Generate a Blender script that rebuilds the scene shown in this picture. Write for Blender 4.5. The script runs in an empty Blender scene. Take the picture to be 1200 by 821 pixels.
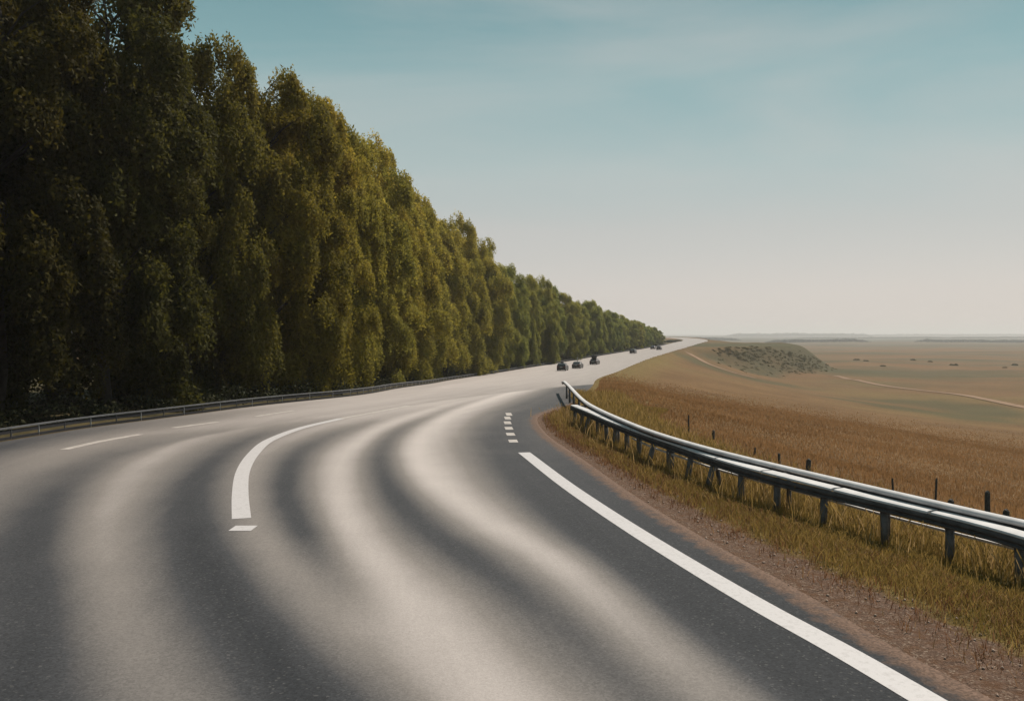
import bpy, math, random
import numpy as np
from mathutils import Vector

random.seed(7)
rng = np.random.default_rng(11)
C = bpy.context.scene.collection
scene = bpy.context.scene

# ------------------------------------------------------------------ camera
F = 1000.0                      # focal length in pixels of a 1200 px wide picture
CAMZ = 3.6
PITCH = math.atan(18.5 / F)
cd = bpy.data.cameras.new('camera')
cam = bpy.data.objects.new('camera', cd)
C.objects.link(cam)
cd.sensor_width = 36.0
cd.lens = 36.0 * F / 1200.0
cd.clip_start = 0.1
cd.clip_end = 90000
cam.location = (0, 0, CAMZ)
cam.rotation_euler = (math.pi / 2 - PITCH, 0, 0)
scene.camera = cam

# ------------------------------------------------------------------ sky, sun, exposure
SUN_AZ = math.radians(40)       # clockwise from +Y (straight ahead) towards +X
SUN_EL = math.radians(52)
w = bpy.data.worlds.new('World')
scene.world = w
w.use_nodes = True
wn, wl = w.node_tree.nodes, w.node_tree.links
bg = wn['Background']
sky = wn.new('ShaderNodeTexSky')
sky.sky_type = 'NISHITA'
sky.sun_disc = False
sky.sun_elevation = SUN_EL
sky.sun_rotation = SUN_AZ
sky.air_density = 1.0
sky.dust_density = 0.8
sky.ozone_density = 1.3
tint = wn.new('ShaderNodeMix')
tint.data_type = 'RGBA'
tint.blend_type = 'MULTIPLY'
tint.inputs[0].default_value = 1.0
tint.inputs[7].default_value = (1.0, 1.0, 0.88, 1)
wl.new(sky.outputs[0], tint.inputs[6])
bc = wn.new('ShaderNodeHueSaturation')
bc.inputs['Saturation'].default_value = 0.78
wl.new(tint.outputs[2], bc.inputs['Color'])
# thin high wisps
tc = wn.new('ShaderNodeTexCoord')
mp = wn.new('ShaderNodeMapping')
mp.inputs['Scale'].default_value = (1.0, 1.6, 5.0)
mp.inputs['Rotation'].default_value = (0.0, 0.42, 0.2)
wl.new(tc.outputs['Generated'], mp.inputs[0])
nz = wn.new('ShaderNodeTexNoise')
nz.inputs['Scale'].default_value = 1.3
nz.inputs['Detail'].default_value = 6
nz.inputs['Distortion'].default_value = 0.5
wl.new(mp.outputs[0], nz.inputs[0])
rp = wn.new('ShaderNodeMapRange')
rp.inputs[1].default_value = 0.45
rp.inputs[2].default_value = 0.72
rp.inputs[3].default_value = 0.0
rp.inputs[4].default_value = 0.5
wl.new(nz.outputs[0], rp.inputs[0])
cm = wn.new('ShaderNodeMix')
cm.data_type = 'RGBA'
wl.new(rp.outputs[0], cm.inputs[0])
# the air's own colour: teal overhead, pale rose grey towards the horizon
sx = wn.new('ShaderNodeSeparateXYZ')
wl.new(tc.outputs['Generated'], sx.inputs[0])
gr_ = wn.new('ShaderNodeValToRGB')
wl.new(sx.outputs[2], gr_.inputs[0])
el = gr_.color_ramp.elements
el[0].position = 0.0; el[0].color = (0.63, 0.565, 0.55, 1)
el[1].position = 1.0; el[1].color = (0.10, 0.22, 0.25, 1)
for p_, c_ in ((0.05, (0.61, 0.555, 0.535, 1)), (0.12, (0.51, 0.51, 0.49, 1)), (0.19, (0.385, 0.485, 0.475, 1)), (0.28, (0.235, 0.405, 0.415, 1)), (0.42, (0.10, 0.255, 0.285, 1))):
    x_ = el.new(p_); x_.color = c_
gs = wn.new('ShaderNodeVectorMath'); gs.operation = 'SCALE'; gs.inputs['Scale'].default_value = 1 / 0.075
wl.new(gr_.outputs[0], gs.inputs[0])
gm_ = wn.new('ShaderNodeMix'); gm_.data_type = 'RGBA'; gm_.inputs[0].default_value = 0.80
wl.new(bc.outputs[0], gm_.inputs[6]); wl.new(gs.outputs[0], gm_.inputs[7])
wl.new(gm_.outputs[2], cm.inputs[6])
cm.inputs[7].default_value = (7.6, 7.2, 6.9, 1)
wl.new(cm.outputs[2], bg.inputs[0])
bg.inputs[1].default_value = 0.075

sd = bpy.data.lights.new('sun', 'SUN')
sd.energy = 4.8
sd.angle = math.radians(0.6)
sd.color = (1.0, 0.91, 0.80)
so = bpy.data.objects.new('sun', sd)
C.objects.link(so)
sdir = Vector((math.sin(SUN_AZ) * math.cos(SUN_EL), math.cos(SUN_AZ) * math.cos(SUN_EL), math.sin(SUN_EL)))
so.rotation_euler = sdir.to_track_quat('Z', 'Y').to_euler()
so.location = (30, -20, 60)

scene.view_settings.view_transform = 'Standard'
scene.view_settings.look = 'None'
scene.view_settings.exposure = 0.1
scene.view_settings.gamma = 1.0
scene.render.engine = 'CYCLES'
scene.cycles.use_denoising = True
scene.cycles.max_bounces = 6
scene.cycles.diffuse_bounces = 3
scene.cycles.transmission_bounces = 3
scene.cycles.transparent_max_bounces = 4
scene.cycles.volume_bounces = 0
scene.cycles.sample_clamp_indirect = 4.0


# ------------------------------------------------------------------ helpers: curves and the lie of the land
def ray(px, py):
    a, b = (px - 600.0) / F, (410.5 - py) / F
    cp, sp = math.cos(PITCH), math.sin(PITCH)
    return np.array([a, cp + b * sp, -sp + b * cp])


def hermite(xs, ys):
    xs, ys = np.asarray(xs, float), np.asarray(ys, float)
    h = np.diff(xs)
    dl = np.diff(ys) / h
    m = np.empty_like(ys)
    m[0], m[-1] = dl[0], dl[-1]
    for i in range(1, len(xs) - 1):
        if dl[i - 1] * dl[i] <= 0:
            m[i] = (dl[i - 1] + dl[i]) * 0.25
        else:
            m[i] = (dl[i - 1] * h[i] + dl[i] * h[i - 1]) / (h[i - 1] + h[i])

    def f(x):
        x = np.asarray(x, float)
        xc = np.clip(x, xs[0], xs[-1])
        i = np.clip(np.searchsorted(xs, xc) - 1, 0, len(xs) - 2)
        t = (xc - xs[i]) / h[i]
        r = ((2*t**3 - 3*t**2 + 1) * ys[i] + (t**3 - 2*t**2 + t) * h[i] * m[i]
             + (-2*t**3 + 3*t**2) * ys[i+1] + (t**3 - t**2) * h[i] * m[i+1])
        return r + np.where(x > xs[-1], (x - xs[-1]) * m[-1], 0) + np.where(x < xs[0], (x - xs[0]) * m[0], 0)
    return f


def smooth(t):
    t = np.clip(t, 0, 1)
    return t * t * (3 - 2 * t)


# height of the road along the view: level, a shallow dip, then a long rise
zr = hermite([-80, 30, 45, 70, 100, 140, 170, 200, 255, 330, 430, 500, 600, 700, 1000, 2000, 40000],
             [0, 0, -0.08, -0.8, -2.0, -3.1, -3.5, -3.5, -3.0, -2.2, -1.2, -0.6, 0.3, 1.2, 1.7, 1.9, 2.0])


def at(px, py, surf=None):
    d = ray(px, py)
    ts = np.geomspace(3, 30000, 6000)
    P = np.array([0, 0, CAMZ])[None, :] + ts[:, None] * d[None, :]
    s = zr(P[:, 1]) if surf is None else surf(P[:, 0], P[:, 1])
    below = np.nonzero(P[:, 2] < s)[0]
    i = below[0] if len(below) else len(ts) - 1
    if i > 0:
        g0 = P[i-1, 2] - s[i-1]
        g1 = P[i, 2] - s[i]
        t = g0 / (g0 - g1) if g0 != g1 else 0
        return P[i-1] * (1 - t) + P[i] * t
    return P[i]


Lpx = [(0, 518), (100, 502), (200, 489), (300, 476), (400, 465.5), (467, 455), (533, 444.5), (600, 434), (653, 425.5), (700, 417.3),
       (733, 411.9), (773, 405.3)]
Rpx = [(1125, 800), (1050, 760), (950, 700), (850, 645), (750, 585), (687, 541), (641, 509), (630, 490), (668, 474), (689, 457),
       (704, 442), (730, 432.5), (752, 423), (784, 412.5), (803, 407)]
Lw = [at(*p) for p in Lpx]
Rw = [at(*p) for p in Rpx]
Lk = [(-90, -36), (-20, -23.5)] + [(p[1], p[0]) for p in Lw]
Rk = [(-90, 31), (-20, 11.6)] + [(p[1], p[0]) for p in Rw]
Lk += [(470, 89), (540, 108), (600, 119), (680, 124), (760, 118), (900, 92), (1200, 0)]
Rk += [(480, 107), (540, 124), (600, 135), (680, 141), (760, 137), (900, 114), (1200, 22)]
Lk.sort(); Rk.sort()
Lx = hermite(*zip(*Lk))
Rx = hermite(*zip(*Rk))
# lateral line the valley side falls from (does not follow the road's far turn to the left)
Ek = [k for k in Rk if k[0] < 640] + [(700, 150), (1000, 165), (2500, 260), (9000, 600), (40000, 1500)]
Ex = hermite(*zip(*Ek))
flatw = hermite([-90, 0, 30, 42, 60, 120, 250, 330, 345, 395, 420, 455, 500, 620, 40000],
                [5.0, 4.6, 4.2, 3.0, 1.5, 1.5, 1.0, 2, 4, 38, 48, 44, 10, 2, 2])
fallw = hermite([-90, 0, 60, 130, 200, 270, 330, 390, 440, 500, 700, 40000],
                [150, 140, 125, 105, 80, 58, 46, 26, 24, 60, 90, 200])
plain = hermite([0, 1500, 3000, 8000, 20000, 60000], [-15, -14.5, -12.5, -3.5, 2.0, 3.0])


def wob(x, y, s, seed=0.0):
    x = x / s; y = y / s
    return (np.sin(x * 1.3 + seed + 1.7 * np.sin(y * 0.9 + seed)) * np.cos(y * 1.1 - 0.6 * x + seed * 2)
            + 0.5 * np.sin(2.3 * x - 1.9 * y + 3 * seed + np.sin(x * 1.9)) + 0.25 * np.sin(4.1 * y + 3.7 * x + seed)) / 1.75


def land(X, Y):
    X = np.asarray(X, float); Y = np.asarray(Y, float)
    d = X - Ex(Y)
    s = (d - flatw(Y)) / fallw(Y)
    r = np.hypot(X, Y)
    pl = plain(r)
    sc_ = np.clip(s, 0, 1)
    k = 1 - (1 - sc_) ** 1.55
    k = np.where((Y > 350) & (Y < 620), k * (1 - smooth((Y - 350) / 25) * smooth((620 - Y) / 40)) + smooth(s) * smooth((Y - 350) / 25) * smooth((620 - Y) / 40), k)
    k = k * smooth(s * 12 + 0.15)
    k = np.where(s <= 0, 0, k)
    z = zr(Y) * (1 - k) + pl * k
    z = z + k * (1.5 * wob(X, Y, 60, 1) + 2.0 * wob(X, Y, 170, 2) * smooth(r / 400))
    bl = smooth((Y - 300) / 50) * smooth((560 - Y) / 60) * smooth((d - 2) / 20)
    z = z + bl * (0.9 * wob(X, Y, 9, 4) + 1.0 * wob(X, Y, 22, 5)) * (0.35 + 0.65 * np.sin(np.pi * np.clip(s, 0, 1)))
    z = z - 0.16 * smooth((d - 1.6) / 3) * smooth((70 - Y) / 20)
    z = z + 0.03 * wob(X, Y, 2.3, 6) * smooth((d - 1) / 1.5) * smooth((150 - r) / 60)
    return z


def ground(X, Y):
    """the land with the road bed dug into it"""
    z = land(X, Y)
    inside = (X > Lx(Y) + 0.3) & (X < Rx(Y) - 0.25) & (Y < 1150)
    return np.where(inside, z - 0.25 - 0.002 * np.abs(Y), z)


# ------------------------------------------------------------------ helpers: meshes, tags, materials
def mesh_np(name, V, faces, mat, parent=None, smooth_=False, attrs=None):
    me = bpy.data.meshes.new(name)
    V = np.asarray(V, np.float32)
    faces = np.asarray(faces, np.int32)
    n, k = faces.shape
    me.vertices.add(len(V)); me.vertices.foreach_set('co', V.ravel())
    me.loops.add(n * k); me.loops.foreach_set('vertex_index', faces.ravel())
    me.polygons.add(n)
    me.polygons.foreach_set('loop_start', np.arange(0, n * k, k, dtype=np.int32))
    me.polygons.foreach_set('loop_total', np.full(n, k, np.int32))
    if smooth_:
        me.polygons.foreach_set('use_smooth', np.ones(n, bool))
    me.update(calc_edges=True)
    for an, (dom, vals) in (attrs or {}).items():
        a = me.attributes.new(an, 'FLOAT', dom)
        a.data.foreach_set('value', np.asarray(vals, np.float32))
    if mat: me.materials.append(mat)
    o = bpy.data.objects.new(name, me)
    C.objects.link(o)
    if parent: o.parent = parent
    return o


class MB:
    def __init__(s): s.v = []; s.f = []
    def add(s, vs, fs):
        b = len(s.v); s.v += [tuple(v) for v in vs]; s.f += [[b + i for i in f] for f in fs]
    def box(s, c, sz, rz=0.0, tilt=(0, 0), taper=1.0):
        x, y, z = sz[0]/2, sz[1]/2, sz[2]/2
        vs = []
        for dz in (-z, z):
            t = taper if dz > 0 else 1.0
            for dx, dy in ((-x, -y), (x, -y), (x, y), (-x, y)):
                a, b = dx*t + tilt[0]*dz, dy*t + tilt[1]*dz
                vs.append((c[0] + a*math.cos(rz) - b*math.sin(rz), c[1] + a*math.sin(rz) + b*math.cos(rz), c[2] + dz))
        s.add(vs, [(0,3,2,1), (4,5,6,7), (0,1,5,4), (1,2,6,5), (2,3,7,6), (3,0,4,7)])
    def cyl(s, p0, p1, r0, r1=None, n=10):
        r1 = r0 if r1 is None else r1
        p0, p1 = Vector(p0), Vector(p1)
        d = (p1 - p0).normalized()
        a = d.orthogonal().normalized(); b = d.cross(a)
        vs = [p + (a*math.cos(2*math.pi*i/n) + b*math.sin(2*math.pi*i/n)) * r for p, r in ((p0, r0), (p1, r1)) for i in range(n)]
        s.add(vs, [(i, (i+1) % n, n + (i+1) % n, n + i) for i in range(n)] + [tuple(range(n))[::-1], tuple(range(n, 2*n))])
    def sweep(s, path, prof, up=(0, 0, 1), caps=True):
        """closed profile [(side, height)] swept along a path of points"""
        n = len(prof); base = []
        for i, p in enumerate(path):
            q0 = Vector(path[max(i-1, 0)]); q1 = Vector(path[min(i+1, len(path)-1)])
            t = (q1 - q0); t.z = 0; t.normalize()
            side = Vector((t.y, -t.x, 0))
            base += [Vector(p) + side*a + Vector((0, 0, b)) for a, b in prof]
        fs = [(i*n + j, i*n + (j+1) % n, (i+1)*n + (j+1) % n, (i+1)*n + j) for i in range(len(path)-1) for j in range(n)]
        if caps: fs += [tuple(range(n))[::-1], tuple(range((len(path)-1)*n, len(path)*n))]
        s.add(base, fs)
    def build(s, name, mat, parent=None, sm=False, bevel=0):
        me = bpy.data.meshes.new(name)
        me.from_pydata(s.v, [], s.f)
        if sm: me.polygons.foreach_set('use_smooth', [True] * len(me.polygons))
        me.materials.append(mat)
        me.update()
        o = bpy.data.objects.new(name, me)
        C.objects.link(o)
        if parent: o.parent = parent
        if bevel:
            m = o.modifiers.new('bevel', 'BEVEL'); m.width = bevel; m.segments = 2
        return o


def tag(o, label=None, cat=None, group=None, kind=None):
    if label: o['label'] = label
    if cat: o['category'] = cat
    if group: o['group'] = group
    if kind: o['kind'] = kind
    return o


def empty(name, loc=(0, 0, 0), rz=0):
    o = bpy.data.objects.new(name, None)
    C.objects.link(o); o.location = loc; o.rotation_euler.z = rz
    o.empty_display_size = 0.2
    return o


def copy_tree(o, parent=None):
    c = o.copy(); C.objects.link(c); c.parent = parent
    for ch in list(o.children): copy_tree(ch, c)
    return c


class NT:
    def __init__(s, name):
        s.m = bpy.data.materials.new(name); s.m.use_nodes = True
        s.n, s.l = s.m.node_tree.nodes, s.m.node_tree.links
        s.b = s.n['Principled BSDF']; s.out = s.n['Material Output']
    def node(s, t, **kw):
        n = s.n.new(t)
        for k, v in kw.items(): setattr(n, k, v)
        return n
    def put(s, inp, v):
        if isinstance(v, bpy.types.NodeSocket): s.l.new(v, inp)
        else: inp.default_value = (*v, 1) if isinstance(v, tuple) and len(v) == 3 and inp.type == 'RGBA' else v
    def noise(s, scale, detail=4, vec=None, rough=0.55, dist=0.0, stretch=None):
        if vec is None: vec = s.coord()
        if stretch:
            m = s.node('ShaderNodeMapping'); m.inputs['Scale'].default_value = stretch
            s.l.new(vec, m.inputs[0]); vec = m.outputs[0]
        n = s.node('ShaderNodeTexNoise'); s.l.new(vec, n.inputs['Vector'])
        n.inputs['Scale'].default_value = scale; n.inputs['Detail'].default_value = detail
        n.inputs['Roughness'].default_value = rough; n.inputs['Distortion'].default_value = dist
        return n.outputs[0]
    def coord(s, which='Object'):
        if not hasattr(s, 'tc'): s.tc = s.node('ShaderNodeTexCoord')
        return s.tc.outputs[which]
    def attr(s, name):
        a = s.node('ShaderNodeAttribute'); a.attribute_name = name
        return a.outputs['Fac']
    def rng(s, v, a, b, c=0.0, d=1.0):
        n = s.node('ShaderNodeMapRange'); s.put(n.inputs[0], v)
        for i, x in enumerate((a, b, c, d)): n.inputs[i+1].default_value = x
        return n.outputs[0]
    def math(s, op, a, b=0.0, c=None):
        n = s.node('ShaderNodeMath', operation=op); s.put(n.inputs[0], a); s.put(n.inputs[1], b)
        if c is not None: s.put(n.inputs[2], c)
        return n.outputs[0]
    def mix(s, f, a, b, mode='MIX'):
        n = s.node('ShaderNodeMix', data_type='RGBA', blend_type=mode)
        s.put(n.inputs[0], f); s.put(n.inputs[6], a); s.put(n.inputs[7], b)
        return n.outputs[2]
    def bump(s, h, strength=0.3, dist=0.02):
        n = s.node('ShaderNodeBump'); n.inputs['Strength'].default_value = strength; n.inputs['Distance'].default_value = dist
        s.put(n.inputs['Height'], h); s.l.new(n.outputs[0], s.b.inputs['Normal'])
    def fin(s, col, rough=0.8, metal=0.0, spec=0.3):
        s.put(s.b.inputs['Base Color'], col); s.put(s.b.inputs['Roughness'], rough)
        s.b.inputs['Metallic'].default_value = metal
        s.b.inputs['Specular IOR Level'].default_value = spec
        return s.m


def simple(name, col, rough=0.6, metal=0.0, var=0.25, scale=6.0, spec=0.4):
    t = NT(name)
    n = t.noise(scale, 5)
    c = t.mix(t.rng(n, 0.3, 0.7), tuple(x*(1-var) for x in col), tuple(min(1, x*(1+var)) for x in col))
    t.bump(t.noise(scale*8, 3), 0.1, 0.01)
    return t.fin(c, rough, metal, spec)


# ------------------------------------------------------------------ ground materials
def mat_land():
    t = NT('land')
    geo = t.node('ShaderNodeNewGeometry').outputs['Position']
    big = t.noise(0.012, 5, geo, 0.6, 0.6)
    mid = t.noise(0.07, 6, geo, 0.62, 0.3, (1.0, 1.0, 1.0))
    band = t.noise(0.0065, 6, geo, 0.62, 0.8, (1.0, 2.2, 1.0))
    fine = t.noise(2.2, 6, geo, 0.7)
    fine2 = t.noise(11.0, 5, geo, 0.75)
    c = t.mix(t.rng(mid, 0.32, 0.68), (0.118, 0.065, 0.026), (0.175, 0.099, 0.041))
    c = t.mix(t.rng(big, 0.5, 0.66, 0, 0.45), c, (0.155, 0.125, 0.045))
    far = t.rng(t.attr('far'), 0, 1)
    c = t.mix(t.math('MULTIPLY', far, 0.75), c, t.mix(t.rng(band, 0.40, 0.62), (0.155, 0.083, 0.036), (0.070, 0.064, 0.030)))
    c = t.mix(t.math('MULTIPLY', t.attr('green'), t.rng(fine, 0.25, 0.7, 0.5, 1.0)), c, (0.058, 0.060, 0.027))
    c = t.mix(t.math('MULTIPLY', t.attr('verge'), 0.85), c, t.mix(t.rng(fine, 0.35, 0.65), (0.115, 0.085, 0.022), (0.20, 0.145, 0.05)))
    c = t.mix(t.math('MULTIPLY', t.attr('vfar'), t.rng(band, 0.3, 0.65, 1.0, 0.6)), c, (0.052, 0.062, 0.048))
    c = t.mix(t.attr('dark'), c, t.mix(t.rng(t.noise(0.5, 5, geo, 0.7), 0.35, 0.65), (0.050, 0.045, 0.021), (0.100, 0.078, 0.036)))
    v = t.rng(fine, 0.3, 0.72, 0.62, 1.35)
    c = t.mix(1.0, c, t.node('ShaderNodeCombineColor').outputs[0], 'MULTIPLY')
    cc = t.n[-1] if False else [n for n in t.n if n.bl_idname == 'ShaderNodeCombineColor'][0]
    v2 = t.math('MULTIPLY', v, t.rng(fine2, 0.3, 0.7, 0.75, 1.25))
    for i in range(3): t.l.new(v2, cc.inputs[i])
    # gravel shoulder
    vor = t.node('ShaderNodeTexVoronoi'); t.l.new(geo, vor.inputs['Vector']); vor.inputs['Scale'].default_value = 48
    sep = t.node('ShaderNodeSeparateColor'); t.l.new(vor.outputs['Color'], sep.inputs[0])
    gr = t.mix(t.rng(sep.outputs[0], 0.0, 1.0), (0.085, 0.052, 0.036), (0.175, 0.110, 0.080))
    gr = t.mix(t.rng(sep.outputs[1], 0.88, 0.92), gr, (0.27, 0.20, 0.15))
    gr = t.mix(t.rng(t.noise(5.0, 5, geo, 0.7), 0.45, 0.62, 0, 0.8), gr, (0.12, 0.062, 0.034))
    gm = t.math('ADD', t.attr('gravel'), t.rng(fine, 0.3, 0.7, -0.25, 0.25))
    gm = t.rng(gm, 0.4, 0.62)
    gm = t.math('MULTIPLY', gm, t.rng(t.attr('gravel'), 0.02, 0.2))
    c = t.mix(gm, c, gr)
    t.bump(t.math('ADD', fine, fine2), 0.7, 0.12)
    return t.fin(c, 0.95, 0, 0.1)


def mat_asphalt():
    t = NT('asphalt')
    geo = t.node('ShaderNodeNewGeometry').outputs['Position']
    sheen_wear = t.attr('sheen_wear')  # road sheen, with some wear, painted as paler asphalt
    n1 = t.noise(0.6, 5, geo, 0.6)
    n2 = t.noise(55.0, 3, geo, 0.8)
    cu = t.node('ShaderNodeCombineXYZ'); t.l.new(t.attr('across'), cu.inputs[0]); t.l.new(t.math('MULTIPLY', t.attr('along'), 0.035), cu.inputs[1])
    streak = t.noise(1.1, 5, cu.outputs[0], 0.6)
    vor = t.node('ShaderNodeTexVoronoi'); t.l.new(geo, vor.inputs['Vector']); vor.inputs['Scale'].default_value = 38
    sep = t.node('ShaderNodeSeparateColor'); t.l.new(vor.outputs['Color'], sep.inputs[0])
    wv = t.math('ADD', sheen_wear, t.math('ADD', t.rng(n1, 0.25, 0.75, -0.025, 0.025), t.rng(streak, 0.3, 0.7, -0.03, 0.03)))
    ramp = t.node('ShaderNodeValToRGB'); t.l.new(wv, ramp.inputs[0])
    e = ramp.color_ramp.elements
    e[0].position = 0.0; e[0].color = (0.0175, 0.0195, 0.023, 1)
    e[1].position = 1.0; e[1].color = (0.50, 0.442, 0.418, 1)
    for p, col in ((0.25, (0.052, 0.052, 0.056, 1)), (0.6, (0.20, 0.178, 0.165, 1))):
        x = e.new(p); x.color = col
    c = ramp.outputs[0]
    # aggregate: pale and dark stones, clearer in the dark bands
    spec = t.math('MULTIPLY', t.rng(sep.outputs[0], 0.0, 1.0, -0.5, 0.5), t.rng(sheen_wear, 0.1, 0.8, 0.5, 0.10))
    mul = t.math('ADD', spec, 1.0)
    mul = t.math('MULTIPLY', mul, t.rng(n2, 0.3, 0.7, 0.86, 1.14))
    cc = t.node('ShaderNodeCombineColor')
    for i in range(3): t.l.new(mul, cc.inputs[i])
    c = t.mix(1.0, c, cc.outputs[0], 'MULTIPLY')
    st = t.math('MULTIPLY', t.rng(sep.outputs[1], 0.955, 0.965), t.rng(sheen_wear, 0.1, 0.6, 0.13, 0.03))
    c = t.mix(st, c, (0.30, 0.28, 0.26))
    # dust washed in from the gravel
    dm = t.math('ADD', t.attr('dust'), t.rng(t.noise(3.0, 6, geo, 0.7), 0.3, 0.7, -0.35, 0.35))
    dm = t.math('MULTIPLY', t.rng(dm, 0.35, 0.85), t.rng(t.attr('dust'), 0.01, 0.25))
    c = t.mix(dm, c, t.mix(sep.outputs[2], (0.085, 0.052, 0.036), (0.170, 0.107, 0.078)))
    # cracks and sealed joints, faint
    t.bump(t.math('ADD', sep.outputs[0], n2), 0.35, 0.006)
    return t.fin(c, t.rng(sheen_wear, 0, 1, 0.88, 0.78), 0, 0.15)


M = {}
M['land'] = mat_land()
M['asphalt'] = mat_asphalt()
tp = NT('road_paint')
g_ = tp.node('ShaderNodeNewGeometry').outputs['Position']
M['paint'] = tp.fin(tp.mix(tp.rng(tp.noise(14, 6, g_, 0.7), 0.5, 0.75, 0, 0.6), (0.50, 0.47, 0.47), (0.26, 0.24, 0.23)), 0.6, 0, 0.3)
tp.bump(tp.noise(60, 3, g_), 0.3, 0.004)
tp = NT('worn_paint')
g_ = tp.node('ShaderNodeNewGeometry').outputs['Position']
M['worn_paint'] = tp.fin(tp.mix(tp.rng(tp.noise(3, 7, g_, 0.75), 0.35, 0.7), (0.50, 0.45, 0.42), (0.27, 0.235, 0.21)), 0.7, 0, 0.3)
M['steel_lit'] = simple('galvanised_lit', (0.54, 0.52, 0.52), 0.75, 0.0, 0.14, 3.0, 0.2)  # brightness of the sunlit tops put into the steel colour
M['steel_shaded'] = simple('shaded_steel', (0.075, 0.07, 0.07), 0.8, 0.0, 0.3, 4.0, 0.15)  # same rail's faces turned from the sun, their shade painted in
M['steel_mid'] = simple('galvanised_steel', (0.13, 0.13, 0.135), 0.6, 0.1, 0.2, 4.0)
M['post'] = simple('post_steel', (0.10, 0.094, 0.092), 0.65, 0.2, 0.35, 9.0)
M['wood'] = simple('weathered_wood', (0.055, 0.050, 0.045), 0.85, 0, 0.4, 14.0)
M['dirt'] = simple('track_dirt', (0.235, 0.15, 0.095), 0.95, 0, 0.2, 0.5, 0.1)
M['car_black'] = simple('car_paint_black', (0.012, 0.013, 0.017), 0.3, 0.2, 0.1, 1.0, 0.5)
M['car_brown'] = simple('car_paint_brown', (0.030, 0.024, 0.024), 0.35, 0.2, 0.1, 1.0, 0.5)
M['glass'] = simple('car_glass', (0.02, 0.024, 0.03), 0.08, 0.0, 0.1, 1.0, 0.6)
M['tyre'] = simple('tyre_rubber', (0.012, 0.012, 0.012), 0.9, 0, 0.1, 1.0)
M['rim'] = simple('wheel_rim', (0.18, 0.18, 0.19), 0.4, 0.7, 0.1, 1.0)
M['lamp_red'] = simple('tail_lamp', (0.12, 0.01, 0.01), 0.3, 0, 0.1, 1.0)
M['tarp'] = simple('dark_tarp', (0.018, 0.017, 0.02), 0.8, 0, 0.3, 3.0)
M['pale_metal'] = simple('pale_metal', (0.35, 0.34, 0.33), 0.5, 0.3, 0.1, 3.0)
M['bark'] = simple('bark', (0.035, 0.028, 0.022), 0.95, 0, 0.4, 5.0)
M['stone'] = simple('stone', (0.32, 0.23, 0.18), 0.9, 0, 0.35, 9.0)


def mat_leaf(name, a, b, c, tr=0.3, use_obj=True):
    t = NT(name)
    v = t.attr('var')
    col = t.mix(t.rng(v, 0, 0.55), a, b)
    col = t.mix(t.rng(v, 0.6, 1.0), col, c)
    if use_obj:
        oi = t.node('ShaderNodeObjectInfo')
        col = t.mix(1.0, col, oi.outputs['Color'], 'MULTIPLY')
    d = t.b
    t.put(d.inputs['Base Color'], col); d.inputs['Roughness'].default_value = 0.75
    d.inputs['Specular IOR Level'].default_value = 0.12
    tl = t.node('ShaderNodeBsdfTranslucent'); t.l.new(col, tl.inputs[0])
    mx = t.node('ShaderNodeMixShader'); mx.inputs[0].default_value = tr
    t.l.new(d.outputs[0], mx.inputs[1]); t.l.new(tl.outputs[0], mx.inputs[2]); t.l.new(mx.outputs[0], t.out.inputs[0])
    return t.m


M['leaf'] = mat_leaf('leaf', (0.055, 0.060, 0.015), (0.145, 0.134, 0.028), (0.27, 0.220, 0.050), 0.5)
M['shrub_leaf'] = mat_leaf('shrub_leaf', (0.022, 0.026, 0.011), (0.036, 0.038, 0.016), (0.055, 0.052, 0.020), 0.2, False)
M['scrub_leaf'] = mat_leaf('scrub_leaf', (0.065, 0.058, 0.024), (0.10, 0.085, 0.034), (0.16, 0.125, 0.05), 0.4, False)
M['far_leaf'] = mat_leaf('far_leaf', (0.030, 0.040, 0.028), (0.045, 0.055, 0.035), (0.060, 0.065, 0.040), 0.15, False)
M['grass'] = mat_leaf('grass_blade', (0.13, 0.105, 0.028), (0.30, 0.195, 0.058), (0.46, 0.31, 0.15), 0.5, False)
M['red_grass'] = mat_leaf('red_grass_blade', (0.13, 0.055, 0.030), (0.24, 0.12, 0.055), (0.36, 0.23, 0.12), 0.4, False)
M['dry_grass'] = mat_leaf('dry_grass_blade', (0.20, 0.108, 0.045), (0.285, 0.158, 0.070), (0.35, 0.205, 0.096), 0.5, False)

# ------------------------------------------------------------------ land mesh: polar grid, fine where it is looked at
rr = np.concatenate([[0.0], np.geomspace(1.5, 42000, 640)])
th = np.concatenate([np.radians(np.arange(-180, -42, 4.0)), np.radians(np.arange(-42, 42, 0.16)), np.radians(np.arange(42, 180, 4.0))])
TH, RR = np.meshgrid(th, rr)
GX, GY = RR * np.sin(TH), RR * np.cos(TH)
GZ = ground(GX, GY)
nr, nt = GX.shape
idx = np.arange(nr * nt).reshape(nr, nt)
nx = np.roll(idx, -1, axis=1)
fc = np.stack([idx[:-1], idx[1:], nx[1:], nx[:-1]], -1).reshape(-1, 4)[:, ::-1]
d_e = GX - Rx(GY)
near = smooth((52 - GY) / 8)
grav_w = np.interp(GY, [-90, 8, 14, 20, 30, 40, 46], [2.2, 1.9, 1.35, 1.0, 0.75, 0.9, 0.4])
gravel = smooth((grav_w * 1.2 - d_e) / (grav_w * 1.0)) * (d_e > -2) * smooth((47 - GY) / 3)
verge = smooth((d_e - grav_w * 0.4) / 0.8) * smooth((grav_w + 4.5 - d_e) / 2.5) * near
verge = np.maximum(verge, 0.75 * smooth((10 - d_e) / 8) * (d_e > -1) * smooth((GY - 46) / 10) * smooth((330 - GY) / 90))
px_ = np.where(GY > 1, 600 + 1000 * GX / np.maximum(GY, 1), 0)
rad = np.hypot(GX, GY)


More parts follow.
